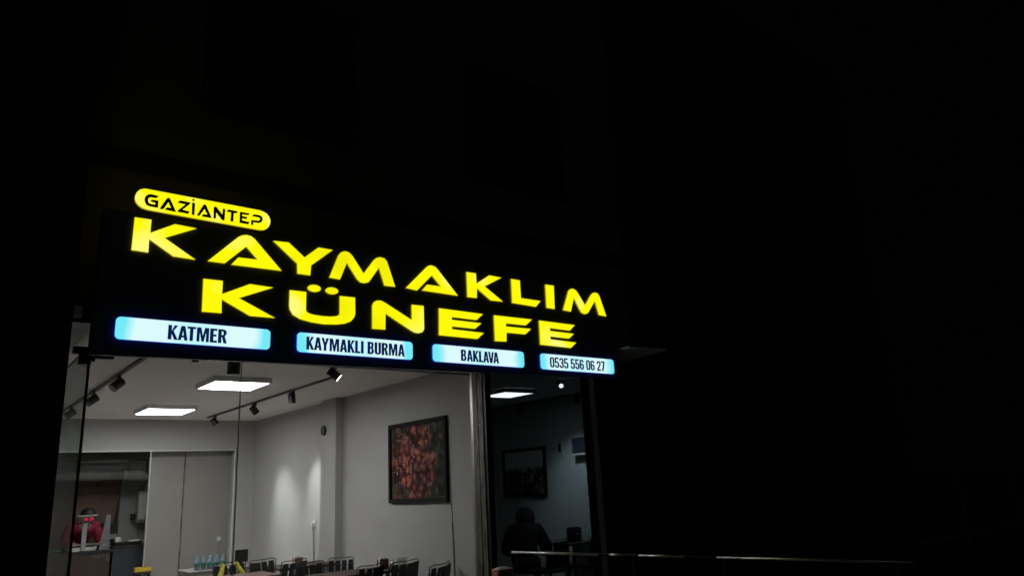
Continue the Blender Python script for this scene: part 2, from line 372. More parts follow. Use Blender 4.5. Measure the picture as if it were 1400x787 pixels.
# ---------------------------------------------------------------- the shop sign
# letter outlines in metres on the sign face (x along the facade, z height)
OUT = {
    'K1': [(1.054,3.635),(1.168,3.637),(1.167,3.533),(1.334,3.632),(1.492,3.626),(1.268,3.511),(1.498,3.374),(1.338,3.376),(1.163,3.483),(1.164,3.379),(1.05,3.381)],
    'A1': [(1.589,3.377),(1.813,3.611),(1.841,3.629),(1.877,3.639),(1.915,3.635),(1.944,3.616),(2.175,3.38),(1.768,3.374),(1.821,3.441),(1.975,3.445),(1.879,3.54),(1.717,3.377)],
    'Y': [(2.098,3.626),(2.228,3.633),(2.369,3.524),(2.491,3.632),(2.623,3.63),(2.428,3.462),(2.423,3.375),(2.311,3.375),(2.306,3.461)],
    'M1': [(2.595,3.379),(2.676,3.59),(2.701,3.621),(2.732,3.636),(2.771,3.634),(2.807,3.607),(2.918,3.458),(3.018,3.597),(3.045,3.622),(3.082,3.635),(3.124,3.631),(3.152,3.603),(3.234,3.377),(3.126,3.374),(3.07,3.534),(2.989,3.416),(2.967,3.386),(2.93,3.372),(2.887,3.374),(2.855,3.399),(2.756,3.534),(2.693,3.375)],
    'A2': [(3.346,3.381),(3.572,3.611),(3.594,3.628),(3.624,3.636),(3.668,3.629),(3.698,3.604),(3.92,3.374),(3.519,3.378),(3.575,3.441),(3.729,3.44),(3.629,3.538),(3.464,3.37)],
    'K2': [(4.031,3.627),(4.144,3.628),(4.147,3.523),(4.308,3.63),(4.462,3.626),(4.246,3.508),(4.467,3.376),(4.315,3.373),(4.149,3.477),(4.144,3.377),(4.033,3.374)],
    'L': [(4.588,3.63),(4.702,3.629),(4.705,3.44),(4.97,3.439),(4.902,3.37),(4.587,3.377)],
    'I': [(5.052,3.629),(5.171,3.631),(5.162,3.373),(5.05,3.376)],
    'M2': [(5.285,3.375),(5.382,3.6),(5.414,3.625),(5.449,3.633),(5.489,3.622),(5.522,3.591),(5.618,3.463),(5.72,3.592),(5.753,3.62),(5.797,3.63),(5.833,3.621),(5.855,3.594),(5.938,3.37),(5.825,3.375),(5.774,3.53),(5.676,3.407),(5.649,3.377),(5.606,3.362),(5.559,3.372),(5.533,3.401),(5.454,3.529),(5.396,3.369)],
    'K3': [(1.565,3.231),(1.71,3.233),(1.71,3.127),(1.921,3.234),(2.11,3.229),(1.839,3.11),(2.132,2.979),(1.932,2.976),(1.709,3.085),(1.713,2.976),(1.568,2.973)],
    'U': [(2.249,3.225),(2.391,3.226),(2.392,3.07),(2.407,3.05),(2.453,3.038),(2.538,3.034),(2.605,3.036),(2.659,3.045),(2.69,3.059),(2.694,3.076),(2.693,3.227),(2.836,3.229),(2.839,3.084),(2.828,3.05),(2.797,3.014),(2.742,2.989),(2.66,2.974),(2.553,2.966),(2.441,2.973),(2.344,2.99),(2.28,3.021),(2.254,3.062),(2.248,3.093)],
    'N': [(3.003,2.968),(3.003,3.176),(3.018,3.208),(3.047,3.226),(3.088,3.231),(3.129,3.216),(3.404,3.083),(3.405,3.228),(3.532,3.23),(3.533,3.012),(3.515,2.982),(3.475,2.967),(3.432,2.97),(3.393,2.986),(3.134,3.117),(3.131,2.971)],
    'E1': [(3.7,3.226),(4.21,3.221),(4.132,3.154),(3.843,3.156),(3.842,3.128),(4.188,3.127),(4.109,3.065),(3.841,3.065),(3.842,3.037),(4.213,3.032),(4.132,2.967),(3.695,2.968)],
    'E2': [(4.934,3.226),(5.439,3.223),(5.359,3.156),(5.077,3.159),(5.078,3.128),(5.417,3.125),(5.341,3.067),(5.075,3.069),(5.077,3.038),(5.442,3.031),(5.36,2.967),(4.932,2.971)],
    'pill': [(1.11,3.873),(1.093,3.868),(1.072,3.857),(1.055,3.836),(1.045,3.81),(1.043,3.781),(1.051,3.756),(1.07,3.733),(1.098,3.716),(1.125,3.711),(1.152,3.709),(1.97,3.699),(2.003,3.702),(2.027,3.711),(2.05,3.733),(2.064,3.763),(2.067,3.794),(2.056,3.825),(2.036,3.849),(2.007,3.863),(1.973,3.869)],
    'g': [(1.203,3.831),(1.189,3.812),(1.15,3.812),(1.135,3.802),(1.131,3.786),(1.136,3.764),(1.15,3.757),(1.183,3.757),(1.184,3.773),(1.147,3.779),(1.161,3.793),(1.204,3.793),(1.204,3.737),(1.148,3.738),(1.124,3.746),(1.111,3.768),(1.108,3.79),(1.115,3.814),(1.13,3.828),(1.148,3.835)],
    'a1': [(1.216,3.731),(1.259,3.819),(1.271,3.832),(1.283,3.828),(1.333,3.729),(1.253,3.732),(1.268,3.753),(1.298,3.752),(1.275,3.797),(1.243,3.734)],
    'z': [(1.355,3.826),(1.432,3.825),(1.431,3.815),(1.378,3.755),(1.431,3.75),(1.422,3.731),(1.343,3.733),(1.346,3.743),(1.399,3.804),(1.341,3.807)],
    'i': [(1.446,3.827),(1.466,3.828),(1.467,3.729),(1.449,3.729)],
    'idot': [(1.446,3.857),(1.46,3.858),(1.461,3.845),(1.447,3.843)],
    'a2': [(1.486,3.73),(1.528,3.822),(1.539,3.832),(1.55,3.826),(1.597,3.729),(1.521,3.729),(1.533,3.749),(1.565,3.749),(1.54,3.795),(1.506,3.731)],
    'n': [(1.612,3.731),(1.609,3.821),(1.618,3.83),(1.629,3.826),(1.678,3.771),(1.679,3.823),(1.697,3.823),(1.696,3.731),(1.685,3.725),(1.676,3.73),(1.629,3.784),(1.629,3.731)],
    't': [(1.721,3.824),(1.796,3.823),(1.787,3.805),(1.765,3.805),(1.764,3.73),(1.743,3.73),(1.745,3.805),(1.708,3.805)],
    'e': [(1.814,3.823),(1.893,3.823),(1.881,3.808),(1.833,3.806),(1.833,3.789),(1.873,3.789),(1.869,3.772),(1.833,3.772),(1.833,3.752),(1.894,3.749),(1.883,3.729),(1.815,3.73)],
    'p': [(1.926,3.823),(1.975,3.823),(1.995,3.812),(2.0,3.788),(1.989,3.766),(1.968,3.756),(1.924,3.755),(1.923,3.729),(1.908,3.731),(1.907,3.77),(1.965,3.774),(1.977,3.783),(1.979,3.796),(1.969,3.805),(1.91,3.805)],
    'F': [(4.346,3.223),(4.837,3.227),(4.75,3.158),(4.493,3.155),(4.491,3.122),(4.817,3.126),(4.739,3.063),(4.495,3.061),(4.488,2.969),(4.346,2.963)],
    'd1': [(2.52,3.266),(2.513,3.253),(2.495,3.242),(2.471,3.236),(2.445,3.236),(2.422,3.242),(2.407,3.252),(2.402,3.266),(2.41,3.279),(2.427,3.29),(2.451,3.296),(2.477,3.297),(2.501,3.291),(2.516,3.28)],
    'd2': [(2.679,3.264),(2.672,3.251),(2.654,3.24),(2.63,3.234),(2.604,3.234),(2.581,3.24),(2.566,3.251),(2.562,3.264),(2.569,3.277),(2.586,3.288),(2.61,3.294),(2.636,3.294),(2.66,3.288),(2.675,3.277)],
}
SF = -0.662                      # the face of the panel; its letters stand proud of it
sign = empty('shop_sign', (3.5, -0.59, 2.65), 'long black shop sign with glowing yellow letters over the glass front', 'shop sign')
fp = MB()
fp.v += [(0.855,SF,2.600),(6.115,SF,2.675),(6.115,SF,3.675),(0.855,SF,3.675),(0.855,-0.53,2.615),(6.115,-0.53,2.69),(6.115,-0.53,3.675),(0.855,-0.53,3.675)]
for q in ((0,1,2,3),(5,4,7,6),(0,4,5,1),(1,5,6,2),(2,6,7,3),(3,7,4,0)): fp.f.append(q); fp.m.append(0)
fp.build('face_panel', M['signface'], sign)
for nm in ('K1','A1','Y','M1','A2','K2','L','I','M2','K3','U','N','E1','F','E2'):
    lt = MB().prism(OUT[nm], [], SF-0.018, SF+0.002).build('letter', [M['letter_face'], M['letter_side']], sign)
    if nm == 'U':
        for d in ('d1','d2'):
            MB().prism(OUT[d], [], SF-0.018, SF+0.002).build('umlaut_dot', [M['letter_face'], M['letter_side']], lt)
badge = MB().prism(OUT['pill'], [], SF-0.02, SF+0.002).build('badge', [M['letter_face'], M['letter_side']], sign)
badge['label'] = 'yellow rounded badge reading GAZİANTEP'
for nm in ('g','a1','z','i','a2','n','t','e','p'):
    mb = MB().prism(OUT[nm], [], SF-0.026, SF-0.0205, 0, 0)
    if nm == 'i': mb.prism(OUT['idot'], [], SF-0.026, SF-0.0205, 0, 0)
    mb.build('badge_letter', M['ink_black'], badge)

# condensed bold capitals on a unit-high cell: (width, outer loops, holes)
S = 0.185
def G(w, outers, holes=()): return (w, outers, list(holes))
def glyphs():
    g = {}
    s = S
    g['K'] = G(.50, [[(0,0),(0,1),(s,1),(s,.60),(.31,1),(.49,1),(.28,.60),(.51,0),(.325,0),(.18,.42),(s,.39),(s,0)]])
    g['A'] = G(.50, [[(0,0),(.15,1),(.35,1),(.50,0),(.335,0),(.31,.20),(.19,.20),(.165,0)]], [[(.21,.34),(.29,.34),(.25,.70)]])
    g['T'] = G(.44, [[(0,.85),(0,1),(.44,1),(.44,.85),(.305,.85),(.305,0),(.135,0),(.135,.85)]])
    g['M'] = G(.64, [[(0,0),(0,1),(.22,1),(.32,.42),(.42,1),(.64,1),(.64,0),(.49,0),(.49,.70),(.375,0),(.265,0),(.15,.70),(.15,0)]])
    g['E'] = G(.38, [[(0,0),(0,1),(.38,1),(.38,.85),(s,.85),(s,.59),(.34,.59),(.34,.44),(s,.44),(s,.15),(.38,.15),(.38,0)]])
    g['L'] = G(.36, [[(0,0),(0,1),(s,1),(s,.15),(.36,.15),(.36,0)]])
    g['I'] = G(s, [[(0,0),(0,1),(s,1),(s,0)]])
    g['V'] = G(.50, [[(0,1),(.165,1),(.25,.30),(.335,1),(.50,1),(.345,0),(.155,0)]])
    g['Y'] = G(.50, [[(0,1),(.17,1),(.25,.62),(.33,1),(.50,1),(.335,.42),(.335,0),(.165,0),(.165,.42)]])
    g['U'] = G(.46, [[(0,1),(s,1),(s,.20)]+arc(.23,.20,.06,.06,180,360,4)+[(.46-s,1),(.46,1)]+arc(.23,.20,.23,.20,0,-180,8)])
    bo = [(0,0),(0,1),(.24,1)]+arc(.26,.80,.18,.20,90,-10,5)+[(.39,.53)]+arc(.26,.25,.20,.25,30,-90,6)
    g['B'] = G(.46, [bo], [[(s,.60),(s,.86),(.235,.86)]+arc(.235,.73,.045,.13,80,-80,4)+[(.235,.60)], [(s,.14),(s,.46),(.24,.46)]+arc(.24,.30,.055,.16,80,-80,4)+[(.24,.14)]])
    ro = [(0,0),(0,1),(.24,1)]+arc(.26,.76,.20,.24,90,-40,6)+[(.36,.50),(.48,0),(.30,0),(.215,.44),(s,.44),(s,0)]
    g['R'] = G(.48, [ro], [[(s,.58),(s,.86),(.235,.86)]+arc(.235,.72,.055,.14,80,-80,4)+[(.235,.58)]])
    w = .44; t = .145
    def ring(x0,x1,z0,z1,r): return rrect(x0,x1,z0,z1,r,4)
    g['0'] = G(w, [ring(0,w,0,1,.20)], [ring(t,w-t,.14,.86,.07)])
    g['6'] = G(w, [arc(.22,.80,.22,.20,0,180,8)+arc(.22,.20,.22,.20,180,360,8)+[(w,.42)]+arc(.24,.44,.20,.16,0,90,4)+[(t,.60),(t,.78)]+arc(.22,.78,.075,.08,180,0,4)+[(.295,.74),(w,.74)]], [ring(t,w-t,.14,.47,.07)])
    g['5'] = G(w, [[(.02,.45),(.02,1),(.41,1),(.41,.86),(.155,.86),(.155,.62)]+arc(.22,.42,.22,.22,75,0,4)+arc(.22,.21,.22,.21,0,-180,8)+[(0,.28),(t,.28)]+arc(.22,.21,.075,.08,180,360,4)+[(.295,.44)]+arc(.225,.44,.07,.08,0,160,4)+[(.155,.45)]])
    g['3'] = G(w, [[(0,.72),(0,.80)]+arc(.22,.79,.22,.21,180,0,8)+[(w,.64),(.37,.52),(w,.42)]+arc(.22,.21,.22,.21,0,-180,8)+[(0,.28),(t,.28)]+arc(.22,.21,.075,.08,180,360,4)+[(.295,.38),(.25,.45),(.17,.45),(.17,.58),(.25,.58),(.295,.66)]+arc(.22,.79,.075,.08,0,180,4)+[(t,.72)]])
    g['2'] = G(w, [[(0,.70),(0,.79)]+arc(.22,.79,.22,.21,180,0,8)+[(w,.64),(.17,.15),(w,.15),(w,0),(0,0),(0,.14),(.295,.66)]+arc(.22,.79,.075,.08,0,180,4)+[(t,.70)]])
    g['7'] = G(.42, [[(0,.85),(0,1),(.42,1),(.42,.86),(.24,0),(.075,0),(.265,.85)]])
    return g
GL = glyphs()
def lettering(text, x0, x1, z0, z1, yf, parent, mat, gap=.055, space=.23):
    adv = []; x = 0
    prev = ''
    for c in text:
        x += {'KA':-.05,'AT':-.09,'AY':-.08,'LA':-.03,'AV':-.10,'VA':-.10,'AK':-.02,'KL':-.03}.get(prev+c, 0); prev = c
        if c == ' ': x += space; continue
        adv.append((c, x)); x += GL[c][0]+gap
    tot = x-gap; kx = (x1-x0)/tot; kz = z1-z0
    for c, a in adv:
        w, outs, holes = GL[c]
        f = lambda l: [(x0+(a+p[0])*kx, z0+p[1]*kz) for p in l]
        MB().prism(f(outs[0]), [f(h) for h in holes], yf-0.004, yf-0.0005, 0, 0).build('lettering', mat, parent)
for text, (x0, x1), (tx0, tx1) in (('KATMER',(0.990,2.100),(1.338,1.762)), ('KAYMAKLI BURMA',(2.322,3.407),(2.401,3.322)),
                         ('BAKLAVA',(3.619,4.702),(3.932,4.380)), ('0535 556 06 27',(4.919,5.992),(5.047,5.845))):
    lb = MB().prism(rrect(x0,x1,2.717,2.879,.033), [], SF-0.018, SF+0.002).build('lightbox', [lightbox_mat(x0,x1), M['box_side']], sign)
    lb['label'] = 'white and cyan lightbox reading ' + text
    lettering(text, tx0, tx1, 2.741, 2.849, SF-0.018, lb, M['ink_navy'])

# ---------------------------------------------------------------- ground and outdoor shell
struct('ground', bx(-150, 150, -60, 200, -0.42, -0.15), M['asphalt'])
struct('pavement', bx(-4, 11, -4.6, -0.02, -0.15, -0.01), M['paving'], bevel=0.01)
CZ = 2.862                       # ceiling and soffit height

b = empty('shop_building', (4.5, 0.2, 0), 'dark plastered building whose ground floor holds the lit shop', 'building')
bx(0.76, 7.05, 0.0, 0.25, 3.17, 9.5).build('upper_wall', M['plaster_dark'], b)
bx(7.052, 14, 0.05, 0.25, 3.17, 9.5).build('upper_wall', M['plaster_black'], b)  # darker plaster put in where the light on the facade ends
for x0, x1 in ((1.7, 3.1), (4.6, 6.0)):
    w = MB()
    for q in ((x0-.06,x0,5.0,6.5),(x1,x1+.06,5.0,6.5),(x0,x1,6.44,6.5),(x0,x1,5.0,5.06),((x0+x1)/2-.03,(x0+x1)/2+.03,5.06,6.44)):
        w.box(q[0],q[1],-0.04,-0.003,q[2],q[3])
    f = w.build('window_frame', M['plaster_black'], b)
    bx(x0, x1, -0.02, -0.005, 5.06, 6.44).build('window_pane', M['black'], f)
bx(0.76, 7.05, -0.05, -0.001, 4.28, 4.42).build('string_course', M['plaster_black'], b)
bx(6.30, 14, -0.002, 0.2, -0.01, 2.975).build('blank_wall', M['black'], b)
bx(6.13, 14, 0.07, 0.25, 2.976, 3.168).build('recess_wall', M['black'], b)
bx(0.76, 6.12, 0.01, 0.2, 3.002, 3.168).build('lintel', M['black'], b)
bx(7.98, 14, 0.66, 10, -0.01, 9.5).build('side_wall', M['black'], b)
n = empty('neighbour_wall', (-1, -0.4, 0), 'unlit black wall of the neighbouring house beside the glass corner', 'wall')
bx(-6, 0.735, -0.6, 1.3, -0.15, 9.0).build('wall', M['plaster_black'], n)
bx(-6, 0.735, -0.62, 1.3, 9.0, 9.12).build('coping', M['plaster_black'], n)

cn = empty('canopy', (3.5, -0.3, 2.86), 'pale plaster soffit slab projecting over the shop front behind the sign', 'canopy')
bx(0.738, 6.2, -0.525, 0.0, CZ, 3.0).build('soffit', M['soffit'], cn)
bx(0.738, 0.896, 0.002, 6.4, CZ, 3.0).build('side_soffit', M['soffit'], cn)
m = MB(); m.v += [(6.125,-.80,3.0),(6.70,-.87,3.0),(6.86,.06,3.0),(6.125,.06,3.0),(6.125,-.80,3.022),(6.70,-.87,3.022),(6.86,.06,3.022),(6.125,.06,3.022)]
for q in ((0,3,2,1),(4,5,6,7),(0,1,5,4),(1,2,6,5),(2,3,7,6),(3,0,4,7)): m.f.append(q); m.m.append(0)
m.build('end_slab', M['soffit'], cn)
bx(0.738, 6.19, -0.548, -0.527, CZ-0.018, 3.01).build('drip_edge', M['black'], cn)
bx(0.738, 0.79, -0.60, -0.55, 2.872, 2.95).build('bracket', M['soffit'], cn)

# ---------------------------------------------------------------- first room
struct('floor', bx(0.92, 7.95, 0.0, 9.4, -0.12, 0.0), M['floor'])
struct('ceiling', bx(0.90, 4.64, 0.003, 6.72, CZ, CZ+0.1), M['ceiling'])
struct('room_wall', bx(4.54, 4.72, 0.05, 9.4, 0, CZ), M['wall'])
struct('corner_pilaster', bx(4.43, 4.538, 3.09, 3.56, 0, CZ-0.002), M['wall'])
struct('ceiling_beam', bx(0.95, 4.538, 6.5, 6.72, 2.385, CZ-0.001), M['wall'])
struct('beam_edge_trim', bx(0.95, 4.21, 6.488, 6.51, 2.365, 2.384), M['white'])
struct('jamb_wall', bx(4.215, 4.538, 6.5, 6.72, 0, 2.384), M['wall'])
struct('jamb_trim', bx(4.195, 4.213, 6.485, 6.53, 0, 2.364), M['white'])
pw = empty('board_partition', (3.6, 6.76, 0), 'plain grey board partition closing the opening below the beam', 'partition')
bx(2.965, 3.475, 6.75, 6.79, 0, 2.38).build('board', M['panel_board'], pw, bevel=0.004)
bx(3.485, 4.53, 6.75, 6.79, 0, 2.38).build('board', M['panel_board'], pw, bevel=0.004)
bx(3.470, 3.490, 6.738, 6.749, 0, 2.38).build('joint_strip', M['post'], pw)
bx(2.955, 2.964, 6.74, 6.80, 0, 2.38).build('edge_strip', M['white'], pw)
struct('kitchen_ceiling', bx(0.95, 4.53, 6.73, 9.4, 2.50, 2.6), M['wall'])
struct('kitchen_back_wall', bx(0.95, 4.53, 9.2, 9.4, 0, 2.5), M['wall'])
struct('kitchen_side_wall', bx(0.80, 0.949, 6.5, 9.4, 0, 2.86), M['wall'])
bp = empty('brown_wall_panel', (2.6, 9.18, 1), 'reddish brown panel on the back wall of the kitchen', 'wall panel')
bx(1.2, 2.99, 9.16, 9.198, 0.9, 2.02).build('panel', M['brown'], bp)
bx(2.99, 3.03, 9.15, 9.198, 0.9, 2.04).build('edge_strip', M['post'], bp)

# ---------------------------------------------------------------- second room
struct('second_ceiling', bx(4.66, 7.97, 0.012, 4.3, CZ+0.002, CZ+0.1), M['wall_two'])
struct('second_side_wall', bx(7.90, 7.978, 0.66, 4.3, 0, CZ), M['wall_two'])
struct('second_back_wall', bx(4.722, 7.898, 4.12, 4.3, 0, CZ), M['wall_two'])

# ---------------------------------------------------------------- shop glazing
gf = empty('shop_window', (2.8, 0, 0), 'large clear frameless glass front of the lit shop below the sign', 'shop window')
bx(0.960, 2.102, -0.006, 0.006, 0.02, 2.725).build('pane', M['clear'], gf)
bx(2.112, 4.505, -0.006, 0.006, 0.02, 2.725).build('pane', M['clear'], gf)
bx(0.960, 4.505, -0.006, 0.006, 2.745, 2.858).build('transom_pane', M['clear'], gf)
bx(2.103, 2.111, -0.004, 0.004, 0.02, 2.725).build('silicone_joint', M['steel'], gf)
bx(0.955, 4.505, -0.008, 0.008, 2.727, 2.743).build('top_rail', M['steel'], gf)
bx(1.955, 2.13, -0.022, 0.022, 2.735, 2.765).build('patch_fitting', M['blackmetal'], gf)
bx(0.940, 0.957, -0.012, 0.012, 0.0, 2.74).build('corner_profile', M['black'], gf)
sg = empty('side_window', (1.0, 3.2, 0), 'greenish side glass pane running back from the shop corner', 'side window')
bx(0.945, 0.955, 0.02, 6.49, 0.02, 2.775).build('pane', M['sideglass'], sg)
bx(0.944, 0.956, 0.02, 6.49, 2.776, 2.786).build('edge_seal', M['black'], sg)
cf = empty('corner_clamp', (0.96, 0, 2.73), 'black metal clamp holding the glass corner under the sign end', 'glass clamp')
bx(0.955, 1.115, -0.03, 0.03, 2.685, 2.745).build('clamp_arm', M['blackmetal'], cf, bevel=0.003)
bx(0.835, 0.953, -0.03, 0.03, 2.715, 2.768).build('clamp_arm', M['blackmetal'], cf, bevel=0.003)
MB().tube([(0.925,0.03,2.712),(0.925,0.03,2.64)], 0.045, 14).build('sensor_body', M['blackmetal'], cf, smooth=False)
bx(0.946, 0.985, -0.034, 0.034, 2.66, 2.703).build('hinge_block', M['black'], cf)

dp = empty('window_post', (4.56, -0.08, 0), 'streaky metal post between the clear and the smoked glass', 'post')
bx(4.528, 4.552, 0.0, 0.045, 0, 2.84).build('edge_profile', M['steel'], dp)
bx(4.532, 4.556, -0.075, -0.002, 0, 2.84).build('post_body', M['post'], dp)
bx(4.540, 4.560, -0.090, -0.077, 0, 2.84).build('post_groove', M['black'], dp)
bx(4.530, 4.558, -0.170, -0.092, 0, 2.84).build('post_body', M['post'], dp)
bx(4.540, 4.610, -0.215, -0.172, 0, 2.84).build('front_cap', M['black'], dp)
bx(4.562, 4.690, -0.012, 0.049, 0, 2.84).build('post_seal', M['black'], dp)
MB().tube([(4.529,-0.11,2.20),(4.522,-0.11,2.20)], 0.008, 10).build('screw_head', M['white'], dp)

tw = empty('smoked_window', (5.5, 0, 0), 'dark smoked glass pane with a dim room and seated figure behind it', 'window')
bx(4.692, 6.245, -0.006, 0.006, 0.02, 2.85).build('pane', M['tinted'], tw)
bx(6.247, 6.262, -0.075, 0.02, 0.0, 2.86).build('frame_bar', M['white'], tw)
bx(6.264, 6.299, -0.012, 0.02, 0.0, 2.86).build('frame_bar', M['black'], tw)

# ---------------------------------------------------------------- LED ceiling panels
def led_panel(x0, x1, y0, y1, label, z=CZ, mat='led'):
    t = empty('ceiling_light', ((x0+x1)/2, (y0+y1)/2, z-0.001), label, 'ceiling light', 'square LED panels')
    fr = MB(); w = 0.024; h = 0.062
    fr.box(x0, x1, y0, y0+w, z-h, z-0.002); fr.box(x0, x1, y1-w, y1, z-h, z-0.002)
    fr.box(x0, x0+w, y0+w, y1-w, z-h, z-0.002); fr.box(x1-w, x1, y0+w, y1-w, z-h, z-0.002)
    fr.build('frame', M['frame_white'], t)
    bx(x0+w, x1-w, y0+w, y1-w, z-h+0.004, z-h+0.010).build('diffuser', M[mat], t)
    return t
led_panel(2.375, 3.00, 1.66, 2.35, 'square white LED panel nearest the shop glass, glowing brightly')
led_panel(2.33, 2.98, 4.40, 5.20, 'smaller looking LED panel farther back near the ceiling beam')
led_panel(6.15, 6.70, 1.53, 2.12, 'LED panel seen dimly through the smoked glass pane', mat='led_dim')
led_panel(2.5, 3.1, 6.88, 7.36, 'unseen LED panel added on the kitchen ceiling behind the beam', z=2.50, mat='kitchen_fill')  # lamp out of view, added to brighten the kitchen

# ---------------------------------------------------------------- track spots
def aim_lamp(name, loc, target, power, size_deg, blend=1.0, radius=0.03, col=(0.93, 0.97, 1.0)):
    d = bpy.data.lights.new(name, 'SPOT'); d.energy = power; d.spot_size = math.radians(size_deg); d.spot_blend = blend
    d.shadow_soft_size = radius; d.color = col
    o = bpy.data.objects.new(name, d); COL.objects.link(o)
    o.location = loc
    o.rotation_euler = (Vector(target)-Vector(loc)).to_track_quat('-Z', 'Y').to_euler()
    return o
def spot_head(parent, x, y, z, target, lit=False, r=0.042, L=0.115, power=0, size=50, mount=True, drop=0.085):
    """cylinder head on a short arm below the rail at z"""
    p = Vector((x, y, z)); q = p-Vector((0, 0, drop))
    d = (Vector(target)-q).normalized()
    h = MB()
    if mount:
        h.box(x-0.018, x+0.018, y-0.05, y+0.05, z-0.032, z)
        h.tube([p-Vector((0,0,0.03)), q], 0.009, 8)
    a = q-d*L*0.45; c = q+d*L*0.55
    h.tube([a, c], r, 18)
    hd = h.build('spot_head', M['blackmetal'], parent)
    l = MB().tube([c+d*0.0005, c+d*0.003], r*0.84, 18).build('lens', M['lens_on'] if lit else M['lens_dim'], hd)
    if power:
        aim_lamp('spot_lamp', c+d*0.02, Vector(c)+d, power, size)
    return hd
TRZ = CZ-0.004
t = empty('track_light', (1.5, 2.6, CZ), 'black ceiling track nearest the side glass with three small spots', 'track light', 'black ceiling tracks')
bx(1.478, 1.515, 0.35, 6.1, TRZ-0.022, TRZ).build('rail', M['blackmetal'], t)
spot_head(t, 1.497, 1.86, TRZ-0.02, (0.5, 1.5, 1.9), r=.047, L=.125)
spot_head(t, 1.497, 3.21, TRZ-0.02, (0.5, 3.0, 2.0), r=.047, L=.125)
spot_head(t, 1.497, 4.74, TRZ-0.02, (0.6, 4.5, 2.0), r=.047, L=.125)
t = empty('track_light', (3.57, 3.6, CZ), 'black ceiling track along the room wall with four spots', 'track light', 'black ceiling tracks')
bx(3.552, 3.590, 1.33, 5.95, TRZ-0.022, TRZ).build('rail', M['blackmetal'], t)
spot_head(t, 3.571, 5.60, TRZ-0.02, (4.54, 4.98, 1.15), power=115, size=50, r=.047)
spot_head(t, 3.571, 3.85, TRZ-0.02, (4.54, 3.92, 1.60), power=95, size=37, r=.047)
spot_head(t, 3.571, 2.52, TRZ-0.02, (3.72, 2.45, 1.0), r=.047)
t = empty('ceiling_spot', (3.27, 0.66, CZ), 'lit black spot just below the sign, its bright lens facing the street', 'spot light')
spot_head(t, 3.29, 0.72, CZ-0.001, (4.9, -0.1, 1.3), lit=True, r=0.046, L=0.13, drop=0.075)
t = empty('ceiling_spot', (2.22, 0.60, CZ), 'unlit black can light pointing straight down below the sign', 'spot light')
MB().tube([(2.24,0.62,CZ),(2.24,0.62,CZ-0.15)], 0.058, 24).build('can', M['blackmetal'], t)
MB().tube([(2.24,0.62,CZ-0.1505),(2.24,0.62,CZ-0.153)], 0.048, 24).build('lens', M['lens_dim'], t)
bx(2.31, 2.42, 0.58, 0.64, CZ-0.03, CZ-0.001).build('driver_box', M['blackmetal'], t)
t = empty('ceiling_spot', (1.87, 0.59, CZ), 'tiny black fitting on the ceiling close behind the sign edge', 'spot light')
bx(1.83, 1.93, 0.55, 0.61, CZ-0.03, CZ-0.001).build('base', M['blackmetal'], t)
MB().tube([(1.88,0.58,CZ-0.03),(1.88,0.58,CZ-0.06)], 0.03, 12).build('can', M['blackmetal'], t)

t = empty('track_light', (7.66, 2.5, CZ), 'faint black track behind the smoked glass with two spots', 'track light', 'black ceiling tracks')
bx(7.64, 7.68, 1.2, 4.1, TRZ-0.022, TRZ).build('rail', M['blackmetal'], t)
spot_head(t, 7.66, 3.10, TRZ-0.02, (7.3, 2.2, 1.0))
spot_head(t, 7.66, 1.74, TRZ-0.02, (7.6, 1.7, 1.0))
t = empty('ceiling_spot', (6.46, 0.75, CZ), 'small bright spot glowing behind the top of the smoked glass', 'spot light')
spot_head(t, 6.47, 0.76, CZ, (5.4, -1.3, 1.7), lit=True, r=0.035, L=0.10, drop=0.05)
aim_lamp('spot_lamp', (7.0, 1.6, 2.80), (7.9, 2.15, 1.20), 90, 64, col=(0.85, 0.95, 1.0))  # wall-wash spot added without a fixture of its own

# ---------------------------------------------------------------- pictures and wall fittings
pc = empty('framed_picture', (4.5, 1.13, 1.9), 'tall framed red flower picture on the pale room wall', 'picture')
fr = MB(); y0, y1, z0, z1, w, X = 0.50, 1.775, 1.445, 2.36, 0.045, 4.538
fr.box(X-.035,X,y0,y1,z0,z0+w); fr.box(X-.035,X,y0,y1,z1-w,z1); fr.box(X-.035,X,y0,y0+w,z0+w,z1-w); fr.box(X-.035,X,y1-w,y1,z0+w,z1-w)
fr.build('frame', M['frame_black'], pc); bx(X-.012, X-.002, y0+w, y1-w, z0+w, z1-w).build('print', M['flowers'], pc)
pc = empty('framed_picture', (7.88, 3.3, 1.8), 'dark wide landscape picture seen behind the smoked glass', 'picture')
fr = MB(); y0, y1, z0, z1, w, X = 2.79, 3.90, 1.375, 2.15, 0.045, 7.898
fr.box(X-.035,X,y0,y1,z0,z0+w); fr.box(X-.035,X,y0,y1,z1-w,z1); fr.box(X-.035,X,y0,y0+w,z0+w,z1-w); fr.box(X-.035,X,y1-w,y1,z0+w,z1-w)
fr.build('frame', M['frame_black'], pc); bx(X-.012, X-.002, y0+w, y1-w, z0+w, z1-w).build('print', M['scene_print'], pc)

